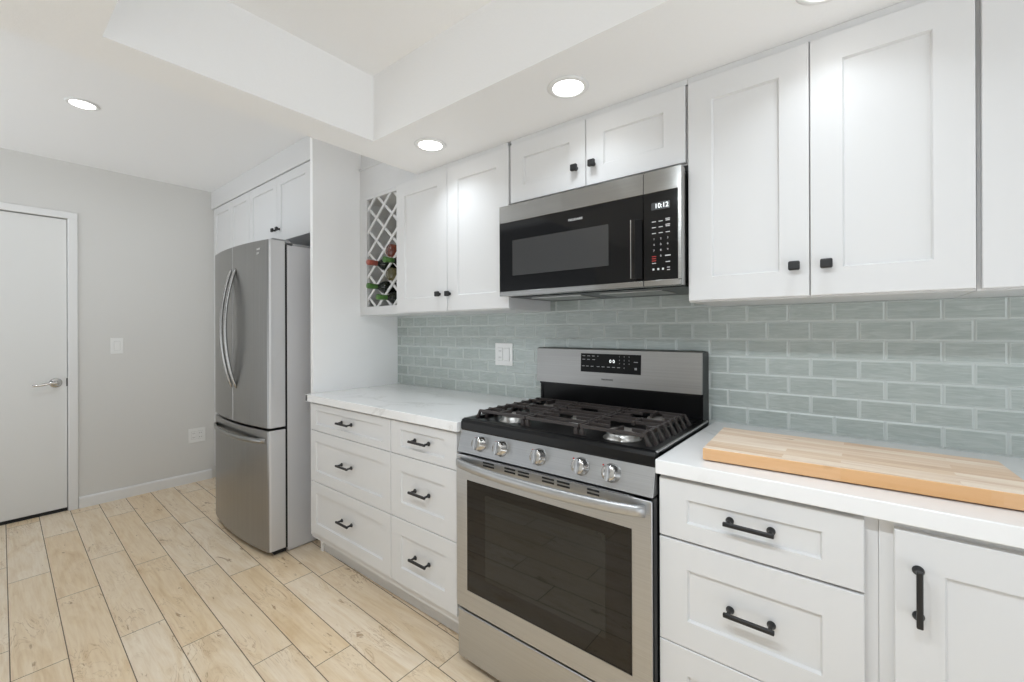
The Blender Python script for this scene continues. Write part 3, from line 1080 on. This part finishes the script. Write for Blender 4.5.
# oven door
YD = -0.634
b = MB()
DZ0, DZ1 = 0.229, 0.799
GZ0, GZ1, GLX0, GLX1 = 0.3015, 0.711, 0.0575, 0.698
b.box(GX0, GX1, YD + 0.004, -0.592, DZ0, DZ1, 0.002)
b.box(GX0, GLX0, YD, YD + 0.02, DZ0, DZ1, 0.002); b.box(GLX1, GX1, YD, YD + 0.02, DZ0, DZ1, 0.002)
b.box(GLX0 - 0.002, GLX1 + 0.002, YD + 0.0002, YD + 0.02, DZ0 + 0.0005, GZ0); b.box(GLX0 - 0.002, GLX1 + 0.002, YD + 0.0002, YD + 0.02, GZ1, DZ1 - 0.0005)
od = b.build('oven_door', M['steel'], t)
b = MB(); b.box(GLX0, GLX1, YD + 0.0012, YD + 0.008, GZ0, GZ1); gl_ = b.build('glass', M['bglass'], od)
b = MB(); b.box(0.148, 0.618, YD + 0.0008, YD + 0.004, 0.368, 0.672); b.build('inner_window', M['window_glass'], gl_)
for sx0, sx1 in ((0.140, 0.192), (0.240, 0.287), (0.299, 0.345), (0.397, 0.443), (0.454, 0.500), (0.560, 0.600)):
    for dz in (0.0, 0.011):
        b = MB(); b.box(sx0, sx1, YD - 0.0006, YD + 0.004, 0.7765 + dz, 0.7825 + dz); b.build('vent_slot', M['dark'], od)
pts = []
for i in range(33):
    q = i / 32
    pts.append((0.020 + 0.720 * q, YD - 0.008 - 0.046 * math.sin(math.pi * q) ** 0.6, 0.772))
b = MB(); b.sweep(pts, 0.016, 0.030, (0, 0, 1)); b.build('handle', M['steel'], od)
b = MB(); b.box(GX0 + 0.003, GX1 - 0.003, -0.60, -0.588, 0.20, 0.82); b.build('door_gap', M['dark'], t)
b = MB(); b.box(GX0, GX1, -0.626, -0.59, 0.034, 0.214, 0.004, 2); b.build('storage_drawer', M['steel'], t)

# ------------------------------------------------------------------ microwave
t = thing('microwave', 'stainless and black over-the-range microwave oven above the range', 'microwave', (0.393, -0.2, 1.404))
MX0, MX1, MZ0, MZ1, YM = 0.0215, 0.7640, 1.4045, 1.7775, -0.400
XS = 0.6415
b = MB(); b.box(0.040, 0.762, -0.358, -0.013, 1.412, 1.772); b.build('body', M['enamel'], t)
b = MB()
b.box(0.044, 0.758, -0.352, -0.02, 1.402, 1.4115, 0.001)
for x0, x1 in ((0.10, 0.34), (0.42, 0.66)):
    b.mi = 1
    b.box(x0, x1, -0.28, -0.12, 1.3995, 1.4025)
    b.mi = 0
b.build('underside_vents', [M['enamel'], M['alum']], t)
# door
b = MB()
b.box(MX0, XS - 0.001, YM + 0.002, -0.3585, MZ0, MZ1, 0.002)
b.box(MX0, XS - 0.001, YM, YM + 0.004, 1.7075, MZ1, 0.001); b.box(MX0, XS - 0.001, YM, YM + 0.004, MZ0, 1.4240, 0.001)
md = b.build('door', M['steel_u'], t)
b = MB(); b.box(MX0 + 0.0005, XS - 0.0012, YM + 0.0006, YM + 0.004, 1.4240, 1.7075); mg = b.build('black_panel', M['mwblack'], md)
b = MB(); b.box(0.091, 0.517, YM + 0.0002, YM + 0.003, 1.4865, 1.630); b.build('window', M['mwindow'], mg)
b = MB()
b.prism([(0.6405, YM + 0.001), (0.618, YM - 0.020), (0.611, YM - 0.020), (0.609, YM - 0.024), (0.613, YM - 0.028), (0.624, YM - 0.027), (0.6405, YM - 0.008)], 'z', 1.4305, 1.625, bev=0.001)
mh = b.build('handle', M['bglass'], md)
b = MB(); b.box(0.6080, 0.6115, YM - 0.0285, YM - 0.0195, 1.431, 1.6235, 0.001); b.build('handle_trim', M['chrome'], mh)
text('lettering', 'FRIGIDAIRE', 0.0115, (0.386, YM - 0.0002, 1.6685), mg, M['legend'], sx=1.02)
# control side
b = MB()
b.box(XS + 0.001, MX1, YM + 0.002, -0.3585, MZ0, MZ1, 0.002)
b.box(XS + 0.001, MX1, YM, YM + 0.004, 1.7075, MZ1, 0.001); b.box(XS + 0.001, MX1, YM, YM + 0.004, MZ0, 1.4240, 0.001)
b.box(0.7525, MX1, YM, YM + 0.004, 1.42, 1.71, 0.001)
ms_ = b.build('control_side', M['steel_u'], t)
b = MB(); b.box(XS + 0.0012, 0.7525, YM + 0.0006, YM + 0.004, 1.4240, 1.7075); cp_ = b.build('control_panel', M['mwblack'], ms_)
b = MB(); b.box(0.669, 0.728, YM + 0.0002, YM + 0.002, 1.650, 1.6735); ds = b.build('display', mat('display_grey', rgb(58, 60, 62), 0.2), cp_)
text('clock_digits', '10:12', 0.0215, (0.702, YM - 0.0002, 1.6615), ds, M['digit'], sx=0.95)
def key(x, z, w, h, m=None):
    b = MB()
    b.box(x - w / 2, x + w / 2, YM - 0.0001, YM + 0.0004, z - h / 2, z + h / 2)
    b.build('key_legend', m or M['legend'], cp_)
for zz in (1.612, 1.5935, 1.5745):
    for xx in (0.677, 0.699, 0.7215):
        key(xx, zz, 0.013, 0.0024)
for zz in (1.5985, 1.617):
    key(0.7215, zz, 0.014, 0.0022)
key(0.7215, 1.500, 0.017, 0.003); key(0.7215, 1.480, 0.014, 0.0022); key(0.677, 1.478, 0.013, 0.002)
for xx in (0.675, 0.691, 0.706):
    key(xx, 1.4585, 0.006, 0.006)
key(0.7235, 1.462, 0.009, 0.002); key(0.7235, 1.454, 0.009, 0.002)
for zz in (1.493, 1.500, 1.486):
    key(0.677, zz, 0.014, 0.0022, M['legend_r'])
for i, (xx, zz) in enumerate([(0.677 + 0.0222 * (k_ % 3), 1.556 - 0.0185 * (k_ // 3)) for k_ in range(9)] + [(0.6992, 1.5005)]):
    text('digit_legend', str((i + 1) % 10), 0.0085, (xx, YM + 0.0002, zz), cp_, M['legend'])

# ------------------------------------------------------------------ switches and outlets
def plate(name, label, cat, kind, face, c, z, gangs, wide=None):
    """face 'y': on the tiled wall (c is x); face 'x': on the left wall (c is y)"""
    w = wide or (0.072 if gangs == 1 else 0.119)
    h = 0.119
    d0 = -0.0111 if face == 'y' else XW + 0.0003
    t = thing(name, label, cat, (c, d0, z) if face == 'y' else (d0, c, z))
    def bx(a0, a1, e0, e1, z0, z1, bev=0.0):
        b = MB()
        if face == 'y':
            b.box(a0, a1, d0 - e1, d0 - e0, z0, z1, bev)
        else:
            b.box(d0 + e0, d0 + e1, a0, a1, z0, z1, bev)
        return b
    bx(c - w / 2, c + w / 2, 0, 0.005, z - h / 2, z + h / 2, 0.0015).build('cover_plate', M['plast'], t)
    for g in range(gangs):
        cc = c + (g - (gangs - 1) / 2) * 0.046
        kd = kind[g]
        bx(cc - 0.0175, cc + 0.0175, 0.0045, 0.0058, z - 0.0345, z + 0.0345).build('surround', M['plast_s'], t)
        if kd == 'rocker':
            bx(cc - 0.0163, cc + 0.0163, 0.005, 0.0085, z - 0.033, z + 0.033, 0.001).build('rocker', M['plast'], t)
        else:
            q = bx(cc - 0.0163, cc + 0.0163, 0.005, 0.0078, z - 0.033, z + 0.033, 0.001).build('receptacle', M['plast'], t)
            for dz in (-0.017, 0.017):
                for da in (-0.006, 0.006):
                    bx(cc + da - 0.0014, cc + da + 0.0014, 0.0075, 0.0082, z + dz - 0.004, z + dz + 0.005).build('slot', M['plast_d'], q)
    return t


plate('outlet_and_switch', 'white double outlet and switch plate on the tiled backsplash', 'switch plate', ('outlet', 'rocker'), 'y', -0.278, 1.137, 2)
plate('light_switch', 'white light switch on the grey wall beside the door', 'light switch', ('rocker',), 'x', -1.099, 1.159, 1)
plate('wall_outlet', 'white double wall outlet low on the grey wall near the refrigerator', 'outlet', ('outlet', 'outlet'), 'x', -0.596, 0.391, 2)
